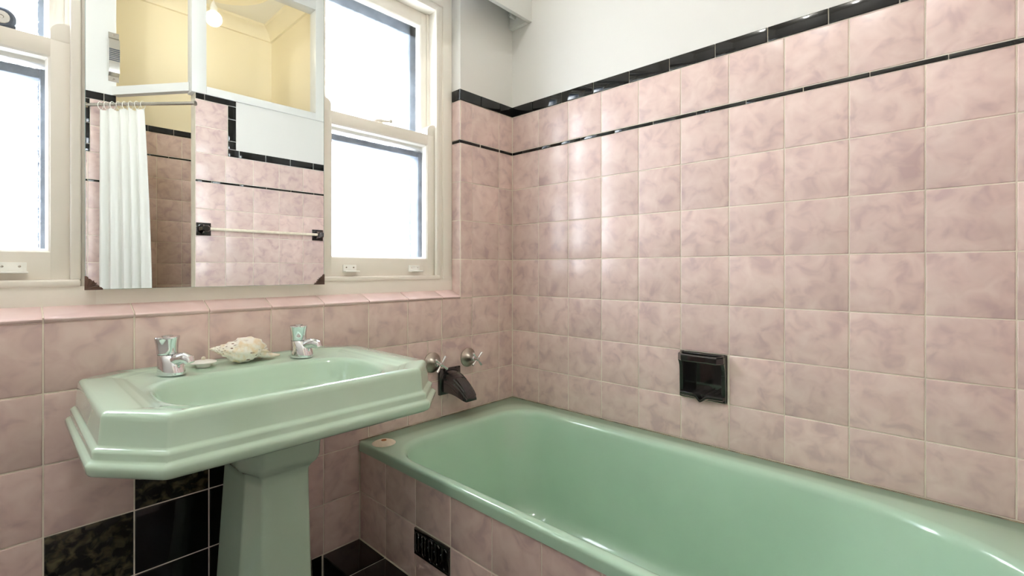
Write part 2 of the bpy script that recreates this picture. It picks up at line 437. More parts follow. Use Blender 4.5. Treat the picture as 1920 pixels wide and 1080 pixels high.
for a, b in ((1.7415, 1.79), (1.79, 1.92), (1.92, 1.998)): tile(wf, 'F', YF, xs-.016, xs+.029, a, b, mat='black', name='cap_tile', proud=.003, b=.0018)
for a, b in ((xs-.016, xs+.045), (xs+.045, -.405), (-.405, -.255), (-.255, -.105), (-.105, 0)): tile(wf, 'F', YF, a, b, *CAP, mat='black', name='cap_tile', proud=.003, b=.0018)
for a, b in ((xa, -.70), (-.70, -.55), (-.55, -.40), (-.40, -.25), (-.25, -.10), (-.10, 0)): tile(wf, 'F', YF, a, b, STRIP[0]-.001, STRIP[1]+.001, mat='black', name='strip_tile', proud=.0008, b=.001, gap=.002)
# white glazed frame above that wall
t1 = thing('trim_1', 'white timber frame above the tiled wall at the foot of the bath', 'frame', (-.4, YF-.05, FRZ0), kind='structure')
box('post', (xa-.02, -.728, YF-.075, YF+.012, FRZ0-.012, CEIL), 'white_paint', t1)
box('stile', (-.093, -.002, YF-.075, YF+.012, FRZ0-.012, CEIL), 'white_paint', t1)
box('bottom_rail', (-.728, -.093, YF-.075, YF+.012, FRZ0-.012, FRZ0+.034), 'white_paint', t1)
box('top_rail', (-.728, -.093, YF-.075, YF+.012, FRZ1-.01, FRZ1+.05), 'white_paint', t1)

# nib wall beside the shower opening
YN = -2.12; xn = -1.07; xv = -1.205
wn = boxes('wall_shower', [
    (XE-.1, xn, YN-.09, YN-G, 0, CAP[0], 1), (xv, xn, YN-.09, YN-G, CAP[0], HI[1]-.002, 1),
    (XE-.1, xv, YN-.09, YN, CAP[0], CEIL, 0), (xv, xn, YN-.09, YN, HI[1]-.002, CEIL, 0)], ['white_paint', 'grout'])
tag(wn, 'narrow tiled wall end beside the shower curtain', 'wall', kind='structure')
nj = [xn, xn-.125, xn-.278, xn-.431, xn-.584, xn-.737]
for a, b in zip(nj[:-1], nj[1:]):
    for k in range(0, 10): tile(wn, 'F', YN, a, b, ROW[k], ROW[k+1])
    tile(wn, 'F', YN, a, b, *TOPROW)
    tile(wn, 'F', YN, a, b, STRIP[0]-.001, STRIP[1]+.001, mat='black', name='strip_tile', proud=.0008, b=.001, gap=.002)
for z0, z1 in ((TOPROW[1], 1.8475), (1.8475, HI[0])): tile(wn, 'F', YN, xn, xn-.115, z0, z1)
for a, b in ((xn, xn-.055), (xn-.055, xn-.160)): tile(wn, 'F', YN, a, b, *HI, mat='black', name='cap_tile', proud=.003, b=.0018)
for a, b in ((1.7415, 1.86), (1.86, 1.998)): tile(wn, 'F', YN, xn-.115, xn-.160, a, b, mat='black', name='cap_tile', proud=.003, b=.0018)
for a, b in ((xn-.115, xn-.2), (xn-.2, xn-.35), (xn-.35, xn-.5), (xn-.5, xn-.65)): tile(wn, 'F', YN, a, b, *CAP, mat='black', name='cap_tile', proud=.003, b=.0018)

# shower alcove behind
YB = -2.68
ws = boxes('wall_shower_back', [(xn-.3, .15, YB-.1, YB-G, 0, HI[1]-.002, 1), (xn-.3, .15, YB-.1, YB, HI[1]-.002, CEIL, 0)], ['cream_plaster', 'grout'])
tag(ws, 'pink tiled back wall of the shower with cream plaster above', 'wall', kind='structure')
bj = [-.02, -.172, -.323, -.474, -.625, -.775, -.926, -1.078, -1.23]
for a, b in zip(bj[:-1], bj[1:]):
    for k in range(0, 12): tile(ws, 'F', YB, a, b, ROW[k], ROW[k+1] if k < 11 else 1.830)
    tile(ws, 'F', YB, a, b, 1.843, HI[0])
    tile(ws, 'F', YB, a-.05, b-.05, *HI, mat='black', name='cap_tile', proud=.003, b=.0018)
    tile(ws, 'F', YB, a-.08, b-.08, 1.830, 1.842, mat='black', name='strip_tile', proud=.0008, b=.001, gap=.002)
wsr = boxes('wall_shower_right', [(0, .15, YB, YF-.09, 0, CEIL)], 'cream_plaster')
tag(wsr, 'cream side wall of the shower in line with the bath wall', 'wall', kind='structure')
wsl = boxes('wall_shower_left', [(xn-.3, xn-.14, YB, YN-.09, 0, CEIL)], 'cream_plaster')
tag(wsl, 'cream side wall of the shower behind the curtain', 'wall', kind='structure')
# cornice and ceiling rose of the alcove
def cornice(bm, pts_fn, length_pts):
    prof = [(0, -.10), (.014, -.096), (.018, -.082), (.035, -.050), (.062, -.024), (.080, -.017), (.086, 0), (0, 0)]
    loft(bm, [[pts_fn(s, d, h) for d, h in prof] for s in length_pts], True, True)
t2 = thing('trim_2', 'moulded cream cornice where the shower walls meet the ceiling', 'cornice', (-.5, YB, CEIL), kind='structure')
bm = bmesh.new(); cornice(bm, lambda s, d, h: (s, YB+d, CEIL+h), (xn-.14, -.0)); obj('cornice_length', bm, 'cream_plaster', t2)
bm = bmesh.new(); cornice(bm, lambda s, d, h: (-d, s, CEIL+h), (YB, YF-.09)); obj('cornice_length', bm, 'cream_plaster', t2)
rose = obj('ceiling_rose', lathe(bmesh.new(), [(.36, 0), (.36, -.012), (.345, -.022), (.33, -.018), (.26, -.02), (.245, -.036), (.22, -.04), (.2, -.028), (.13, -.028), (.12, -.045), (.09, -.055), (.04, -.055)], (ALCOVE_BULB[0], ALCOVE_BULB[1], CEIL), seg=48), 'cream_plaster', loc=(ALCOVE_BULB[0], ALCOVE_BULB[1], CEIL))
tag(rose, 'round moulded ceiling rose above the bare bulb', 'ceiling rose')
def bulb(loc, label, r, top, power, col):
    x, y, z = loc
    t = thing('light_bulb', label, 'lamp', (x, y, top))
    obj('cord', tube(bmesh.new(), [(x, y, z+r+.07), (x, y, top)], .004, 8), 'white_plastic', t)
    obj('socket', lathe(bmesh.new(), [(.018, 0), (.022, .004), (.022, .04), (.012, .06), (.006, .075)], (x, y, z+r*.8)), 'white_plastic', t)
    prof = [(r*math.sin(PI*k/12), -r*math.cos(PI*k/12)) for k in range(0, 10)] + [(.02, r*.95)]
    g = obj('glass', lathe(bmesh.new(), [(max(a, .001), h) for a, h in prof], (x, y, z)), 'bulb', t)
    l = point_light('bulb_light', (x, y, z), power, col, r*.8)
bulb(ALCOVE_BULB, 'glowing bare bulb hanging in the shower, reflected in the mirror', .05, CEIL-.05, 2.3, (1, .86, .60))
bulb(ROOM_BULB, 'bare ceiling bulb hanging over the basin side of the bathroom', .045, CEIL, 20, (1, .98, .95))

# ------------------------------------------------------------------ windows
def window(n, x0, x1, label, latch_x, latch_kind, lifts, cas_l, cas_r):
    """x0..x1 = sash outer edges"""
    r = thing('window_%d' % n, label, 'window', ((x0+x1)/2, .05, ZA+.03), kind='structure')
    z = ZA
    # casing flat boards with stepped mouldings towards the sash
    for side, xe, xo in ((-1, x0, cas_l), (1, x1, cas_r)):
        s = side
        box('casing', (xe+s*.030, xo, .050, .155, z+.026, z+1.20), 'paint', r, bevel=.003)
        box('casing_bead', (xe+s*.014, xe+s*.032, .056, .155, z+.072, z+1.145), 'paint', r, bevel=.004, seg=3)
        box('stop_bead', (xe-s*.004, xe+s*.015, .048, .0635, z+.088, z+1.130), 'paint', r, bevel=.004, seg=3)
        box('pulley_stile', (xe+s*.0005, xe+s*.014, .0637, .155, z+.088, z+1.120), 'paint', r, bevel=.0005)
        box('parting_bead', (xe-s*.010, xe+s*.001, .1005, .1055, z+.09, z+1.12), 'paint', r, bevel=.001)
    box('head_casing', (cas_l, cas_r, .0505, .154, z+1.145, z+1.199), 'paint', r, bevel=.003)
    box('head_bead', (x0-.014, x1+.014, .052, .155, z+1.120, z+1.1455), 'paint', r, bevel=.004)
    box('sill_board', (cas_l, cas_r, .0495, .154, z+.0245, z+.074), 'paint', r, bevel=.0003)
    box('sill_bead', (x0-.014, x1+.014, .044, .155, z+.073, z+.0895), 'paint', r, bevel=.005, seg=3)
    def sash(name, y0, y1, zb, zt, rail_b, rail_t, inner, horn):
        px0, px1 = x0+.040, x1-.036; pz0, pz1 = zb+rail_b, zt-rail_t
        bm = bmesh.new()
        add_box(bm, x0+.001, px0, y0, y1, zb, zt, .0015); add_box(bm, px1, x1-.001, y0, y1, zb, zt, .0015)
        add_box(bm, px0-.002, px1+.002, y0+.0004, y1-.0004, zb, pz0, .0015); add_box(bm, px0-.002, px1+.002, y0+.0004, y1-.0004, pz1, zt, .0015)
        # glazing bevel round the pane
        d = .0075; yb = y0+.017
        o_ = [(px0-.0005, y0+.001, pz0-.0005), (px1+.0005, y0+.001, pz0-.0005), (px1+.0005, y0+.001, pz1+.0005), (px0-.0005, y0+.001, pz1+.0005)]
        i0 = [(px0+d*.45, y0+.004, pz0+d*.45), (px1-d*.45, y0+.004, pz0+d*.45), (px1-d*.45, y0+.004, pz1-d*.45), (px0+d*.45, y0+.004, pz1-d*.45)]
        i1 = [(px0+d, yb, pz0+d), (px1-d, yb, pz0+d), (px1-d, yb, pz1-d), (px0+d, yb, pz1-d)]
        o2 = [(p[0], yb, p[2]) for p in o_]
        loft(bm, [o_, i0, i1, o2])
        if horn:
            for xa_, xb_, s in ((x0+.001, px0, 1), (px1, x1-.001, -1)):
                out = xa_ if s > 0 else xb_; inn = xb_ if s > 0 else xa_; w_ = abs(inn-out)
                pr = [(out, zt-.002), (inn, zt-.002), (inn, zt+.018)] + [(out + (inn-out)*math.cos(q), zt+.018 + .024*math.sin(q)) for q in [PI/2*k/6*.98 for k in range(1, 7)]] + [(out, zt+.042)]
                loft(bm, [[(x, y, zz) for x, zz in pr] for y in (y0, y1)], True, True)
        s_ = obj(name, bm, 'paint', r, angle=30)
        box('pane', (px0+.002, px1-.002, yb+.0005, yb+.0045, pz0+.002, pz1-.002), 'glass', s_, bevel=0)
        return s_
    for xa_, xb_ in ((x0+.0005, x0+.050), (x1-.050, x1-.0005)):  # added dark strips hiding the bright stile, so the pane's sides look dark
        box('added_edge_band', (xa_, xb_, .1062, .154, z+.0895, z+.570), 'brick', r, bevel=.001)
    box('added_edge_band', (x0+.051, x1-.051, .1062, .140, z+.548, z+.570), 'brick', r, bevel=.001)  # added dark strip, makes the dark band along the pane's top
    up = sash('upper_sash', .106, .140, z+.582, z+1.119, .050, .050, False, False)
    lo = sash('lower_sash', .064, .100, z+.0895, z+.632, .062, .040, True, True)
    for lx in lifts:
        bm = bmesh.new()
        add_box(bm, lx-.024, lx+.024, .060, .0642, z+.106, z+.128, .001)
        add_box(bm, lx-.026, lx+.026, .040, .062, z+.104, z+.108, .0012)
        lf = obj('sash_lift', bm, 'white_plastic', lo)
        bm = bmesh.new()
        for q in (-.013, .013): lathe(bm, [(.0025, 0), (.0025, .001), (.001, .0016)], (lx+q, .060, z+.119), (0, -1, 0), 10)
        obj('screw', bm, 'steel', lf)
    if latch_kind == 'hook':
        bm = bmesh.new()
        lathe(bm, [(.010, 0), (.010, .004), (.006, .008)], (latch_x, .083, z+.632))
        tube(bm, [(latch_x-.030, .08, z+.634), (latch_x-.02, .078, z+.640), (latch_x-.004, .074, z+.643), (latch_x+.014, .068, z+.642), (latch_x+.027, .062, z+.644)], [.0035, .0055, .006, .0045, .0035], 10)
        sphere(bm, (latch_x+.028, .0615, z+.645), .0075, 12, 8)
        obj('sash_fastener', bm, 'paint', lo)
    else:
        bm = bmesh.new()
        lathe(bm, [(.022, 0), (.023, .003), (.023, .016), (.018, .021)], (latch_x, .090, z+.653), (0, -1, 0), 24)
        add_box(bm, latch_x-.022, latch_x+.022, .070, .092, z+.632, z+.640, .001)
        k = obj('sash_fastener', bm, 'dark_metal', lo)
        obj('screw', lathe(bmesh.new(), [(.014, 0), (.013, .0015), (.004, .0018), (.003, .0005)], (latch_x, .069, z+.653), (0, -1, 0), 16), 'steel', k)
    return r
window(1, -1.882, -1.420, 'cream sash window with obscured glass left of the mirror', -1.531, 'knob', (-1.79, -1.517), XL, -1.380)
window(2, -.838, -.376, 'cream sash window with obscured glass right of the mirror', -.605, 'hook', (-.735, -.475), -.878, XR)
t3 = box('trim_3', (-1.380, -.878, .0495, .155, ZA+.024, ZA+1.20), 'paint', None, (-1.13, .1, ZA+.024), 0)
tag(t3, 'cream painted mullion board behind the mirror', 'board', kind='structure')

# ------------------------------------------------------------------ mirror
mx0, mx1, mz0, mz1, my = -1.4008, -.8442, ZA+.0672, ZA+1.13, .0205
mr = thing('wall_mirror', 'frameless wall mirror between the two windows', 'mirror', ((mx0+mx1)/2, .05, mz0))
box('backing_board', (mx0+.002, mx1-.002, my+.005, .0497, mz0+.001, mz1), 'paint', mr, bevel=.001)
box('glass', (mx0, mx1, my, my+.0048, mz0, mz1), 'mirror', mr, bevel=0)
bm = bmesh.new()
for e in ((mx0-.0006, mx0, mz0, mz1), (mx1, mx1+.0006, mz0, mz1), (mx0, mx1, mz0-.0006, mz0)):
    add_box(bm, e[0], e[1], my-.0004, my+.0048, e[2], e[3])
obj('glass_edge', bm, 'mirror_edge', mr)
for s, cx in ((1, mx0), (-1, mx1)):
    for up, cz in ((1, mz0), (-1, mz1)):
        # scalloped triangular corner clip
        pts = [(0, 0), (.032, 0)]
        for k in range(5):
            a = (.032-.0064*k, .0064*k)
            pts += [(a[0]-.0005, a[1]+.0035), (a[0]-.0035, a[1]+.0062), (a[0]-.0062, a[1]+.0064)]
        pts += [(0, .032)]
        bm = bmesh.new()
        ring = lambda y, k: [(cx + s*(p[0]*k-.0016), y, cz + up*(p[1]*k-.0016)) for p in pts]
        loft(bm, [ring(my+.004, 1), ring(my-.0012, 1), ring(my-.0024, .93)], True, True)
        cl = obj('corner_clip', bm, 'brown', mr)
        bm = bmesh.new()
        for k in range(4):
            a = math.radians(15+20*k)
            tube(bm, [(cx+s*.002, my-.0024, cz+up*.002), (cx+s*(.002+.021*math.cos(a)), my-.0026, cz+up*(.002+.021*math.sin(a)))], [.0007, .0016], 6)
        obj('clip_ridge', bm, 'brown', cl)

# ------------------------------------------------------------------ pelmet
pz = ZA+1.160
pl = thing('pelmet', 'white timber pelmet box over the windows', 'pelmet', (-1.1, -.05, pz))
box('front_board', (XE+.001, -.0005, -.112, -.094, pz, pz+.30), 'white_paint', pl, bevel=.001)
box('top_board', (XE+.001, -.0005, -.094, -.0005, pz+.282, pz+.30), 'white_paint', pl, bevel=.001)
bt = box('end_batten', (-.021, -.0005, -.0935, -.001, pz-.003, pz+.281), 'white_paint', pl, bevel=.001)
bm = bmesh.new(); lathe(bm, [(.004, .010), (.004, .028), (.0085, .028), (.009, .025), (.009, 0)], (-.021, -.032, ZA+1.1995), (-1, 0, 0), 20, cap=False)
lathe(bm, [(.0042, 0), (.0042, .010)], (-.021, -.032, ZA+1.1995), (-1, 0, 0), 20)
obj('rod_socket', bm, 'white_paint', bt)

# ------------------------------------------------------------------ bath
def rrect(x0, x1, y0, y1, rad, z, n=14):
    """rad: (rx, ry) for corners in order (x1,y1) (x0,y1) (x0,y0) (x1,y0)"""
    out = []
    for (cx, cy, sx, sy, q0), (rx, ry) in zip(((x1, y1, -1, -1, 0), (x0, y1, 1, -1, PI/2), (x0, y0, 1, 1, PI), (x1, y0, -1, 1, 1.5*PI)), rad):
        for k in range(n):
            q = q0 + PI/2*k/(n-1)
            out.append((cx + sx*rx + rx*math.cos(q), cy + sy*ry + ry*math.sin(q), z))
    return out
RIM = .471
def bath():
    t = thing('bathtub', 'green enamel bathtub along the pink tiled wall', 'bathtub', (-.37, -.84, RIM-.03))
    o4 = [(.004, .004)]*4
    def outer(i, z): return rrect(-.737+i, -.0008-i*.2, -1.679+i*.2, -.0008-i*.2, o4, z)
    R0 = [(.13, .12), (.13, .13), (.30, .48), (.30, .48)]
    def inner(i, z, dt=0, df=0, ds=0, rr=0):
        rad = [(max(.03, a - i*.6 + rr), max(.03, b - i*.6 + rr)) for a, b in R0]
        return rrect(-.700+i+ds, -.092-i-ds, -1.600+i+df, -.128-i-dt, rad, z)
    rings = [outer(0, .4405), outer(0, .461), outer(.0012, .4665), outer(.0045, .4700), outer(.009, RIM)]
    rings += [inner(-.019, RIM), inner(-.011, RIM-.0012), inner(-.004, RIM-.0055), inner(.000, RIM-.0125), inner(.003, RIM-.024)]
    for k in range(1, 9):
        s = k/8
        rings.append(inner(.003+.012*s, RIM-.024-.30*s, dt=.055*s, df=.17*s**1.2, ds=.030*s, rr=.01*s))
    zb = RIM-.324
    for k in range(1, 6):
        q = PI/2*k/5
        rings.append(inner(.015+.07*(1-math.cos(q)), zb-.06*math.sin(q), dt=.055, df=.17, ds=.030, rr=.02))
    bm = bmesh.new()
    R = loft(bm, rings)
    fan(bm, R[-1], (-.39, -.80, zb-.064))
    o = obj('tub', bm, 'tub', t, angle=60)
    box('sealant', (-.7365, -.0012, -.0030, -.0002, RIM+.0002, RIM+.0022), 'sealant', t, bevel=0)
    box('sealant', (-.0030, -.0002, -1.675, -.0032, RIM+.0002, RIM+.0022), 'sealant', t, bevel=0)
    bm = bmesh.new(); lathe(bm, [(.034, .001), (.033, .0035), (.024, .003), (.020, .001)], (-.39, -.36, zb-.0615))
    obj('waste', bm, 'chrome', t)
    return t
bath()
bp = boxes('wall_bath_front', [(-.7312, -.7155, -1.68, -G, 0, .439)], 'grout')
tag(bp, 'pink tiled front panel of the green bath', 'bath panel', kind='structure')
bt_y = [0] + [-.153*i for i in range(1, 11)] + [-1.68]
for i, (a, b) in enumerate(zip(bt_y[:-1], bt_y[1:])):
    tile(bp, 'R', -.733, a-.002 if i == 0 else a, b, .306, .4395)
    if i == 2: tile(bp, 'R', -.733, a, b, .153, .229)
    else: tile(bp, 'R', -.733, a-.002 if i == 0 else a, b, .153, .306)
# vent grille
va, vb, vz0, vz1 = -.4582, -.3072, .2305, .3035
v = thing('vent_grille', 'small black slotted vent in the bath panel', 'vent', (-.733, (va+vb)/2, vz0))
bm = bmesh.new()
add_box(bm, -.734, -.7325, va, vb, vz0, vz1)
add_box(bm, -.7385, -.733, va, vb, vz1-.009, vz1, .001); add_box(bm, -.7385, -.733, va, vb, vz0, vz0+.009, .001)
n = 5; sw = .0125; pw = (vb-va)/n
for k in range(n+1):
    c = va + k*pw; lo_, hi_ = (c-(pw-sw)/2, c+(pw-sw)/2)
    add_box(bm, -.7385, -.733, max(lo_, va), min(hi_, vb), vz0+.008, vz1-.008, .001)
obj('plate', bm, 'ceramic_black', v)
for k in range(n):
    c = va + (k+.5)*pw; h0, h1 = vz0+.0155, vz1-.0155; rr_ = .0062
    pts = [(-.7385, c+rr_*math.cos(q), h1+rr_*math.sin(q)) for q in [PI*j/6 for j in range(7)]] + [(-.7385, c+rr_*math.cos(q), h0+rr_*math.sin(q)) for q in [PI+PI*j/6 for j in range(7)]]
    obj('slot_rim', tube(bmesh.new(), pts+[pts[0]], .0020, 8), 'ceramic_black', v)
# black tiled step in front of the bath
st = boxes('floor_step', [(-.8552, -.7312, -1.68, -G, 0, .1512)], 'grout')
tag(st, 'black tiled step along the foot of the bath panel', 'step', kind='structure')
for a, b in zip(bt_y[:-1], bt_y[1:]):
    tile(st, 'T', .153, -.857, -.734, a, b, mat='black')
    tile(st, 'R', -.857, a, b, .001, .1525, mat='black')
# cream overflow disc lying on the rim
d = thing('bath_plug', 'cream domed disc with rusty hole on the bath corner', 'plug', (-.6915, -.0775, RIM))
obj('disc', lathe(bmesh.new(), [(.006, .0102), (.012, .0098), (.024, .0075), (.034, .0035), (.0375, .001), (.036, .0002), (.02, .0002)], (-.6915, -.0775, RIM), seg=36), 'cream_rubber', d)
obj('rusty_hole', lathe(bmesh.new(), [(.0085, .0098), (.0085, .0106), (.007, .0109), (.004, .0104), (.001, .0102)], (-.6915, -.0775, RIM)), 'rust', d)

# ------------------------------------------------------------------ basin
def octo(xl, xr, yb, yf, cbx, cby, cfx, cfy, r, z, n=7, ry=0.0):
    C = [(xl+cbx, yb), (xl, yb-cby), (xl, yf+cfy), (xl+cfx, yf), (xr-cfx, yf), (xr, yf+cfy-ry), (xr, yb-cby), (xr-cbx, yb)]
    out = []
    for i, p in enumerate(C):
        p = Vector(p); a = Vector(C[i-1]); b = Vector(C[(i+1) % 8])
        ra = min(r, (a-p).length*.48); rb = min(r, (b-p).length*.48)
        A = p + (a-p).normalized()*ra; B = p + (b-p).normalized()*rb
        for k in range(n):
            t = k/(n-1); q = A*(1-t)**2 + p*2*t*(1-t) + B*t*t
            out.append((q.x, q.y, z))
    return out
BX = -1.100; BZ = ZA-.1230
def basin():
    t = thing('pedestal_basin', 'green china pedestal basin with stepped apron under the mirror', 'basin', (BX, -.25, 0))
    def o(off, dz, r=.006):
        hw = .320+off
        return octo(BX-hw, BX+hw+.006, -.0008, -.489-off, .060, .045, .075+off*.4, .098+off*.4, r, BZ+dz, ry=.022)
    rings = [o(-.10, -.100), o(.010, -.1025, .008), o(.0165, -.0985, .008), o(.019, -.094, .008), o(.0205, -.085, .008), o(.0200, -.0805, .008), o(.0165, -.0765, .008), o(.0125, -.0745, .008),
             o(.0115, -.0720), o(.0122, -.0630), o(.0112, -.0595), o(.0075, -.0565), o(.0045, -.0550), o(.0035, -.052), o(.0005, -.014), o(-.0005, -.0075), o(-.0035, -.0022), o(-.0085, 0)]
    def d(ms, mb, mf, dz, r=.008, cf=0):
        return octo(BX-.320+ms, BX+.320-ms, -.0008-mb, -.489+mf, .050-cf*.2, .040-cf*.2, .050-cf, .06-cf, r, BZ+dz)
    rings += [d(.050, .030, .020, 0), d(.054, .033, .0205, -.0010), d(.058, .036, .021, -.0024), d(.066, .042, .022, -.0030), d(.071, .0445, .0225, -.0042), d(.075, .0475, .023, -.0058)]
    def w(i, dz, r=.07):
        return octo(BX-.228+i, BX+.228-i, -.142-i*.9, -.452+i*.6, .075-i*.3, .055-i*.3, .062-i*.3, .085-i*.3, r, BZ+dz)
    rings += [w(-.012, -.0075), w(-.004, -.0090), w(.002, -.0130), w(.006, -.020), w(.012, -.040), w(.020, -.062), w(.032, -.080), w(.052, -.090), w(.085, -.0945)]
    bm = bmesh.new(); R = loft(bm, rings)
    fan(bm, R[-1], (BX, -.295, BZ-.0965)); fan(bm, R[0], (BX, -.25, BZ-.100))
    bs = obj('basin', bm, 'green', t, angle=50)
    obj('waste', lathe(bmesh.new(), [(.026, 0), (.025, .0025), (.016, .002), (.012, .0005)], (BX, -.295, BZ-.0955)), 'chrome', bs)
    # pedestal: tapered octagonal column with a collar
    def p(hw, ff, yb, yf, z, cf=None, r=.006, cb=.02):
        cfx = hw-ff; cfy = cf if cf else .058
        return octo(BX-hw, BX+hw, yb, yf, cb, cb, cfx, cfy, r, z)
    zt = BZ-.1
    col = [p(.066+.040*((zt-.135-z)/.56)**1.0*.9, .050+.008*((zt-.135-z)/.56), -.115, -.336-.010*((zt-.135-z)/.56), z) for z in (0.0, .012, .10, .22, .34, .46, zt-.135)]
    col[0] = p(.122, .075, -.085, -.368, 0.0); base2 = p(.120, .073, -.087, -.366, .035); base3 = p(.104, .060, -.105, -.350, .055)
    prof = [col[0], base2, base3] + [c for c in col if c[0][2] >= .10]
    neck = [p(.0665, .0505, -.114, -.337, zt-.118), p(.072, .055, -.110, -.346, zt-.108, r=.010), p(.085, .060, -.104, -.357, zt-.098, r=.010), p(.0905, .063, -.100, -.363, zt-.085, r=.010),
            p(.0910, .063, -.099, -.365, zt-.060, r=.010), p(.0915, .064, -.098, -.368, zt-.045, r=.010), p(.0915, .065, -.094, -.371, zt-.030, r=.010), p(.0915, .066, -.092, -.373, zt+.004, r=.010)]
    bm = bmesh.new(); loft(bm, prof+neck, True, True)
    obj('pedestal', bm, 'green', t, angle=50)
    return t
basin()
# basin taps
def basin_tap(x, label):
    y = -.098; z = BZ-.0050
    t = thing('basin_tap', label, 'tap', (x, y, z), 'chrome taps on the green basin')
    def el(rx, ry, cy, zz, n=28): return [(x+rx*math.cos(q), cy+ry*math.sin(q), zz) for q in [2*PI*k/n for k in range(n)]]
    bm = bmesh.new()
    loft(bm, [el(.0235, .0315, y-.008, z), el(.0240, .0320, y-.008, z+.002), el(.0236, .0312, y-.008, z+.009), el(.0222, .0280, y-.005, z+.028), el(.0210, .0235, y+.000, z+.0425), el(.0200, .0210, y+.003, z+.0455)], True, True)
    b = obj('body', bm, 'chrome', t)
    bm = bmesh.new(); tube(bm, [(x, y-.004, z+.022), (x, y-.018, z+.031), (x, y-.033, z+.0375), (x, y-.047, z+.0385), (x, y-.057, z+.035), (x, y-.0605, z+.028)], [.016, .0155, .0138, .0132, .0122, .0095], 18)
    sp = obj('spout', bm, 'chrome', t)
    bm = bmesh.new(); prof = [(.0175, .0455), (.0208, .0465), (.0215, .050), (.0218, .058), (.0228, .070), (.0250, .0815), (.0256, .0845), (.0246, .0862), (.018, .0868)]
    rings = []
    for r, h in prof:
        amp = .02 + .09*min(1, max(0, (h-.048)/.03))
        if h > .086: amp *= .8
        rings.append([(x+r*(1+amp*(math.cos(4*q+.6)-.4))*math.cos(q), y+.003+r*(1+amp*(math.cos(4*q+.6)-.4))*math.sin(q), z+h) for q in [2*PI*k/48 for k in range(48)]])
    loft(bm, rings, True, True)
    hd = obj('handle', bm, 'chrome', t)
    obj('indicator', lathe(bmesh.new(), [(.0115, .0866), (.0115, .0885), (.009, .0895), (.003, .0897)], (x, y+.003, z)), 'chrome', hd)
    t.rotation_euler = (0, 0, math.radians(30))
basin_tap(-1.2690, 'chrome basin tap at the left, beside the white plug')
basin_tap(-.9700, 'chrome basin tap at the right, beside the shell')
# basin plug
px, py, pz_ = -1.1915, -.067, BZ-.0050
t = thing('basin_plug', 'small white plug with a knob on the basin ledge', 'plug', (px, py, pz_))
obj('plug_body', lathe(bmesh.new(), [(.0145, .0002), (.0155, .0085), (.024, .0100), (.0285, .0115), (.0282, .0132), (.020, .0160), (.008, .0180), (.003, .0182)], (px, py, pz_), seg=36), 'white_plastic', t)
bm = bmesh.new(); sphere(bm, (px, py, pz_+.0215), .0048, 14, 10); obj('knob', bm, 'cream_rubber', t)

# ------------------------------------------------------------------ sea shell
def sea_shell():
    ox, oy, oz = -1.186, -.078, BZ-.0050
    t = thing('sea_shell', 'large cream spiral sea shell with brown spots on the basin', 'shell', (ox+.08, oy, oz))
    turns = 6.2; per = 44; ns = int(turns*per); nt_ = 28; g = math.log(1.60)/(2*PI)
    apex = Vector((ox, oy+.004, oz+.0585)); ax = Vector((.985, -.03, -.175)).normalized()
    a, b = frame_of(ax)
    smax = math.exp(g*turns*2*PI)
    bm = bmesh.new(); uvl = bm.loops.layers.uv.new('UVMap'); rings = []; uvs = []
    for i in range(ns+1):
        th = 2*PI*i/per; s = math.exp(g*th)/smax
        rad = a*math.cos(th+2.6) + b*math.sin(th+2.6)
        c = apex + ax*(.109*s**.9) + rad*(.0125*s)
        rib = 1 + .05*math.sin(th*9)
        rr = .0325*s*rib
        ring = []
        for j in range(nt_):
            q = 2*PI*j/nt_
            k = 1 + .06*math.cos(q*10)*min(1, s*2)
            ring.append(c + (rad*math.cos(q)*.96 + ax*math.sin(q)*1.48)*rr*k)
        rings.append([bm.verts.new(p) for p in ring])
    for i in range(ns):
        for j in range(nt_):
            k = (j+1) % nt_
            f = bm.faces.new((rings[i][j], rings[i][k], rings[i+1][k], rings[i+1][j]))
            for l, uv in zip(f.loops, ((i, j), (i, j+1), (i+1, j+1), (i+1, j))): l[uvl].uv = (uv[0]/per, uv[1]/nt_)
    bm.faces.new(rings[0][::-1]); bm.faces.new(rings[-1])
    zmin = min(v.co.z for v in bm.verts)
    bmesh.ops.translate(bm, verts=bm.verts[:], vec=(0, 0, oz-zmin))
    obj('whorls', bm, 'shell', t, angle=70)
    bm = bmesh.new()
    tube(bm, [(ox+.105, oy-.004, oz+.026), (ox+.132, oy, oz+.015), (ox+.152, oy+.004, oz+.009), (ox+.174, oy+.010, oz+.0065)], [.014, .0095, .0065, .0028], 14)
    obj('siphon', bm, 'shell', t)
sea_shell()

# ------------------------------------------------------------------ bath taps, spout, soap dish
def bath_tap(x, z, rot, label):
    t = thing('bath_tap', label, 'tap', (x, 0, z), 'cross-handled bath taps')
    ax = (0, -1, 0)
    e = obj('escutcheon', lathe(bmesh.new(), [(.0375, .0003), (.0375, .0040), (.0350, .0058), (.0300, .0078), (.0230, .0140), (.0170, .0220), (.0145, .0280), (.0125, .0330), (.0100, .0340)], (x, 0, z), ax, 36), 'nickel', t)
    obj('spindle', lathe(bmesh.new(), [(.0085, .033), (.0095, .035), (.0095, .039), (.0060, .041), (.0050, .047), (.0065, .049), (.0060, .052)], (x, 0, z), ax, 20), 'chrome', t)
    bm = bmesh.new()
    lathe(bm, [(.0050, .0500), (.0085, .0525), (.0090, .058), (.0075, .0625), (.003, .0640)], (x, 0, z), ax, 20)
    h = obj('handle', bm, 'chrome', t)
    for k in range(4):
        q = rot + PI/2*k; dx, dz = math.cos(q), math.sin(q)
        obj('spoke', tube(bmesh.new(), [(x+dx*r, -.0565, z+dz*r) for r in (.004, .012, .028, .0325, .0337)], [.0034, .0036, .0060, .0060, .0042], 12), 'chrome', h)
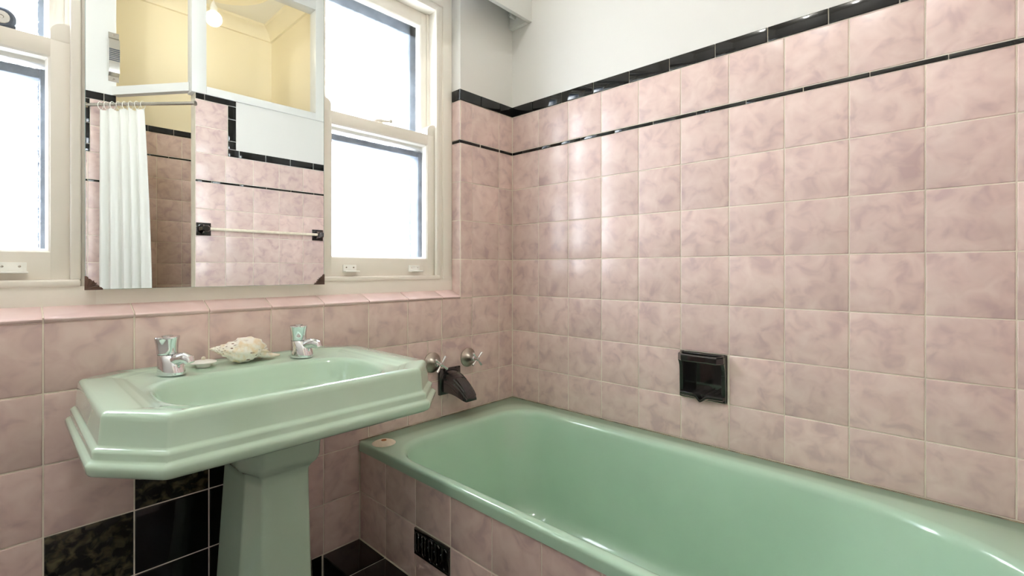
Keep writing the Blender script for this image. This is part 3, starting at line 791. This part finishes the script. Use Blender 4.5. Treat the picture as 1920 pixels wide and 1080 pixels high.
bath_tap(-.4400, ZA-.2330, .95, 'nickel cross-handled bath tap half hidden by the basin corner')
bath_tap(-.2620, ZA-.2375, .72, 'nickel cross-handled bath tap right of the black spout')
def bath_spout():
    x = -.3615; z = ZA
    t = thing('bath_spout', 'black ceramic bath spout between the two bath taps', 'spout', (x, 0, z-.31))
    box('wall_plate', (x-.0515, x+.0515, -.0125, -.0004, z-.361, z-.262), 'ceramic_black', t, bevel=.0025)
    prof = [(-1, 0), (-1, .5), (-.97, .62), (-.86, .66), (-.82, .80), (-.66, .85), (-.62, .95), (-.35, .99), (0, 1)]
    prof = prof + [(-a, b) for a, b in prof[-2::-1]]
    sec = [(.004, -.269, -.350, .041), (.020, -.2705, -.3485, .040), (.040, -.2755, -.3480, .038), (.060, -.2835, -.3490, .0365), (.080, -.2950, -.3520, .035), (.098, -.3090, -.3570, .0335), (.114, -.3260, -.3630, .031), (.126, -.3430, -.3670, .028), (.1325, -.3560, -.3680, .025)]
    bm = bmesh.new()
    loft(bm, [[(x+hw*u, -dd, z+b0+(t0-b0)*vv) for u, vv in prof] for dd, t0, b0, hw in sec], True, True)
    s = obj('spout_body', bm, 'ceramic_black', t, angle=28)
    for sd in (-1, 1):
        bm = bmesh.new()
        pts = [(x+sd*.0395, -.014, z-.315), (x+sd*.0385, -.035, z-.316), (x+sd*.0370, -.055, z-.322), (x+sd*.0355, -.075, z-.333), (x+sd*.0340, -.092, z-.3445)]
        for k in range(9):
            q = -.6 + 4.4*k/8; r = .0075*(1-k/12)
            pts.append((x+sd*.0338, -.0935-r*math.sin(q)*.9-.002, z-.3385-r*math.cos(q)*.8))
        tube(bm, pts, .0017, 8); obj('scroll', bm, 'ceramic_black', s)
        obj('side_ridge', tube(bmesh.new(), [(x+sd*hw*.97, -dd, z+b0+(t0-b0)*.60) for dd, t0, b0, hw in sec[1:-1]], .0016, 8), 'ceramic_black', s)
bath_spout()
def soap_dish():
    t = thing('soap_dish', 'black ceramic recessed soap dish with grab bar in pink tiles', 'soap dish', (0, (SY0+SY1)/2, SZ0))
    y0, y1, z0, z1 = SY0+.002, SY1-.002, SZ0+.002, SZ1-.002
    f = .013
    bm = bmesh.new()      # flange round the niche
    add_box(bm, -.009, .012, y0, y0+f, z0, z1, .003); add_box(bm, -.009, .012, y1-f, y1, z0, z1, .003)
    add_box(bm, -.0085, .012, y0+.002, y1-.002, z1-.010, z1, .0025); add_box(bm, -.0085, .012, y0+.002, y1-.002, z0, z0+.010, .0025)
    obj('flange', bm, 'ceramic_black', t)
    bm = bmesh.new()      # hollow: back, sides, top, floor
    add_box(bm, .048, .052, y0+.008, y1-.008, z0+.006, z1-.006)
    add_box(bm, .0, .050, y0+.006, y0+.012, z0+.006, z1-.006); add_box(bm, .0, .050, y1-.012, y1-.006, z0+.006, z1-.006)
    add_box(bm, .0, .050, y0+.008, y1-.008, z1-.012, z1-.006); add_box(bm, .0, .050, y0+.008, y1-.008, z0+.006, z0+.014)
    obj('niche', bm, 'ceramic_black', t)
    # tray lip with a drip notch in the middle
    yc = (y0+y1)/2; bm = bmesh.new()
    top = [y0+.001, y0+.006, yc-.024, yc-.015, yc-.006, yc, yc+.006, yc+.015, yc+.024, y1-.006, y1-.001]
    dip = [0, 0, 0, .0035, .013, .0165, .013, .0035, 0, 0, 0]
    out = [-.008, -.017, -.021, -.021, -.0245, -.026, -.0245, -.021, -.021, -.017, -.008]
    zz = z0+.020; rings = []
    for yy, dp, ox in zip(top, dip, out):
        rings.append([(.030, yy, zz-.006-dp*.1), (ox+.006, yy, zz-dp*.8), (ox+.001, yy, zz-dp*.95-.0012), (ox, yy, zz-.004-dp), (ox+.001, yy, zz-.011-dp*.85), (ox+.006, yy, zz-.015-dp*.6), (.030, yy, zz-.012-dp*.1)])
    loft(bm, rings, True, True); obj('tray_lip', bm, 'ceramic_black', t)
    for k in range(5):
        yy = yc-.036+.018*k
        obj('tray_rib', tube(bmesh.new(), [(-.010, yy, z0+.0150), (.044, yy, z0+.0150)], .0022, 8), 'ceramic_black', t)
    # grab bar standing off the flange
    bm = bmesh.new()
    path = [(-.002, y0+.007, z1-.013), (-.020, y0+.007, z1-.014), (-.034, y0+.020, z1-.0145), (-.034, y1-.020, z1-.0145), (-.020, y1-.007, z1-.014), (-.002, y1-.007, z1-.013)]
    hs = [.014, .0125, .0115, .0115, .0125, .014]; rings = []
    nrm = [(0, 1), (.5, .87), (.9, .4), (.9, -.4), (.5, -.87), (0, -1)]
    for (x_, y_, z_), h_, (nx, ny) in zip(path, hs, nrm):
        w_ = .0062
        ring = []
        for du, dv in ((-1, -.7), (-.6, -1), (.6, -1), (1, -.7), (1, .7), (.6, 1), (-.6, 1), (-1, .7)):
            ring.append((x_+nx*w_*du, y_+ny*w_*du, z_+h_*dv*.95))
        rings.append(ring)
    loft(bm, rings, True, True); obj('grab_bar', bm, 'ceramic_black', t, angle=30)
    # curved side cheeks below the bar
    for s, yy in ((1, y0), (-1, y1)):
        bm = bmesh.new()
        pr = [(-.004, z1-.022), (-.022, z1-.024), (-.016, z1-.034), (-.011, z1-.046), (-.0095, z1-.062), (-.0085, z0+.026), (-.004, z0+.02)]
        a_, b_ = sorted((yy+s*.001, yy+s*.0115))
        loft(bm, [[(px_, q, pz__) for px_, pz__ in pr] for q in (a_, b_)], True, True); obj('cheek', bm, 'ceramic_black', t)
soap_dish()

# ------------------------------------------------------------------ things seen in the mirror
def towel_rail():
    z = ZA+.342
    t = thing('towel_rail', 'towel rail with black square brackets on the tiled end wall', 'towel rail', (-.41, YF, z))
    for bx in (-.7415, -.078):
        k = box('bracket', (bx-.0365, bx+.0365, YF+.001, YF+.010, z-.0365, z+.0365), 'ceramic_black', t, bevel=.002)
        bm = bmesh.new()
        loft(bm, [[(bx+r*math.cos(q), YF+dd, z+r*math.sin(q)) for q in [PI/8+PI/4*j for j in range(8)]] for r, dd in ((.032, .009), (.029, .018), (.024, .040), (.022, .062), (.017, .068))], True, True)
        obj('boss', bm, 'ceramic_black', k, angle=25)
    obj('rail', tube(bmesh.new(), [(-.722, YF+.048, z), (-.097, YF+.048, z)], .0085, 18), 'cream_rubber', t)
towel_rail()
RA = Vector((-1.205, -2.115, ZA+1.038)); RB = Vector((-.785, -1.655, ZA+1.045))
t = thing('curtain_rail', 'steel curtain rail across the shower opening', 'rail', tuple((RA+RB)/2))
obj('rail', tube(bmesh.new(), [RA, RB], .0095, 14), 'steel', t)
for p_, q_ in ((RA, RB), (RB, RA)):
    dd = (q_-p_).normalized()
    obj('flange', tube(bmesh.new(), [p_, p_+dd*.006], .014, 18), 'steel', t)
# lintel over the shower opening
LA = Vector((-1.075, -2.125, ZA+1.148)); LB = Vector((-.79, -1.72, ZA+1.148)); ld = (LB-LA).normalized(); ln = Vector((-ld.y, ld.x, 0))
bm = bmesh.new()
loft(bm, [[p_ + ln*a + Vector((0, 0, b)) for a, b in ((-.02, -.024), (.02, -.024), (.02, .024), (-.02, .024))] for p_ in (LA, LB)], True, True)
t4 = obj('trim_4', bm, 'white_paint', None, tuple((LA+LB)/2)); tag(t4, 'white timber rail over the shower opening', 'rail', kind='structure')
# shower curtain
def curtain():
    d = (RB-RA).normalized(); nrm = Vector((-d.y, d.x, 0)); L = (RB-RA).length
    s0, s1 = .085, .375; n = 90; nz = 14; ztop = RA.z-.022; zbot = .22
    t = thing('shower_curtain', 'white cloth shower curtain drawn to one side of the shower', 'curtain', tuple(RA + d*.2 + Vector((0, 0, zbot-RA.z))))
    bm = bmesh.new(); fr = []; bk = []
    for k in range(nz+1):
        f = k/nz; z = ztop + (zbot-ztop)*f
        row = []
        for i in range(n+1):
            u = i/n; s = s0 + (s1 - s0 - .05*(1-f)**2 )*u
            am = .013 + .012*f
            w = am*math.sin(u*2*PI*4.6 + .7*math.sin(u*9)) + .006*math.sin(u*2*PI*15+f*1.5)*f
            sag = -.012*abs(math.sin(u*PI*7))*(1-f)**4
            row.append(RA + d*s + nrm*w + Vector((0, 0, z-RA.z+sag)))
        fr.append([bm.verts.new(p + nrm*.0008) for p in row]); bk.append([bm.verts.new(p - nrm*.0008) for p in row])
    for k in range(nz):
        for i in range(n):
            bm.faces.new((fr[k][i], fr[k][i+1], fr[k+1][i+1], fr[k+1][i])); bm.faces.new((bk[k][i], bk[k+1][i], bk[k+1][i+1], bk[k][i+1]))
    for i in range(n):
        bm.faces.new((fr[0][i], bk[0][i], bk[0][i+1], fr[0][i+1])); bm.faces.new((fr[nz][i], fr[nz][i+1], bk[nz][i+1], bk[nz][i]))
    for k in range(nz):
        bm.faces.new((fr[k][0], fr[k+1][0], bk[k+1][0], bk[k][0])); bm.faces.new((fr[k][n], bk[k][n], bk[k+1][n], fr[k+1][n]))
    obj('cloth', bm, 'curtain', t, angle=80)
    for j in range(8):
        s = s0 + (s1-s0-.05)*(j/7.0); c = RA + d*s + Vector((0, 0, -.006))
        pts = [c + nrm*(.017*math.cos(q)) + Vector((0, 0, .021*math.sin(q))) for q in [2*PI*k/18 for k in range(19)]]
        obj('curtain_ring', tube(bmesh.new(), pts, .0016, 6), 'white_plastic', t)
curtain()
# ribbed steel pull handle on the white post above the nib
def pull_handle():
    x, y, z = xn-.012, YN, ZA+1.345
    t = thing('pull_handle', 'ribbed steel pull handle on the white post, seen in the mirror', 'handle', (x, y, z))
    bm = bmesh.new()
    pr = [(0.001, -.142), (.004, -.142), (.004, -.112), (.030, -.095), (.034, -.085), (.034, .085), (.030, .095), (.004, .112), (.004, .142), (.001, .142), (.001, .108), (.024, .088), (.027, .080), (.027, -.080), (.024, -.088), (.001, -.108)]
    loft(bm, [[(x+a, y+p_[0], z+p_[1]) for p_ in pr] for a in (-.024, .024)], True, True)
    g = obj('grip', bm, 'steel', t, angle=25)
    for k in range(7):
        zz = z-.030+.0105*k
        obj('rib', add_box(bmesh.new(), x-.0243, x+.0243, y+.0335, y+.0365, zz, zz+.005), 'dark_metal', g)  # dark colour stands in for the shaded gaps between ribs
    for s in (-1, 1):
        obj('screw', lathe(bmesh.new(), [(.0065, 0), (.006, .002), (.002, .0028)], (x, y+.004, z+s*.128), (0, 1, 0), 12), 'nickel', t)
pull_handle()
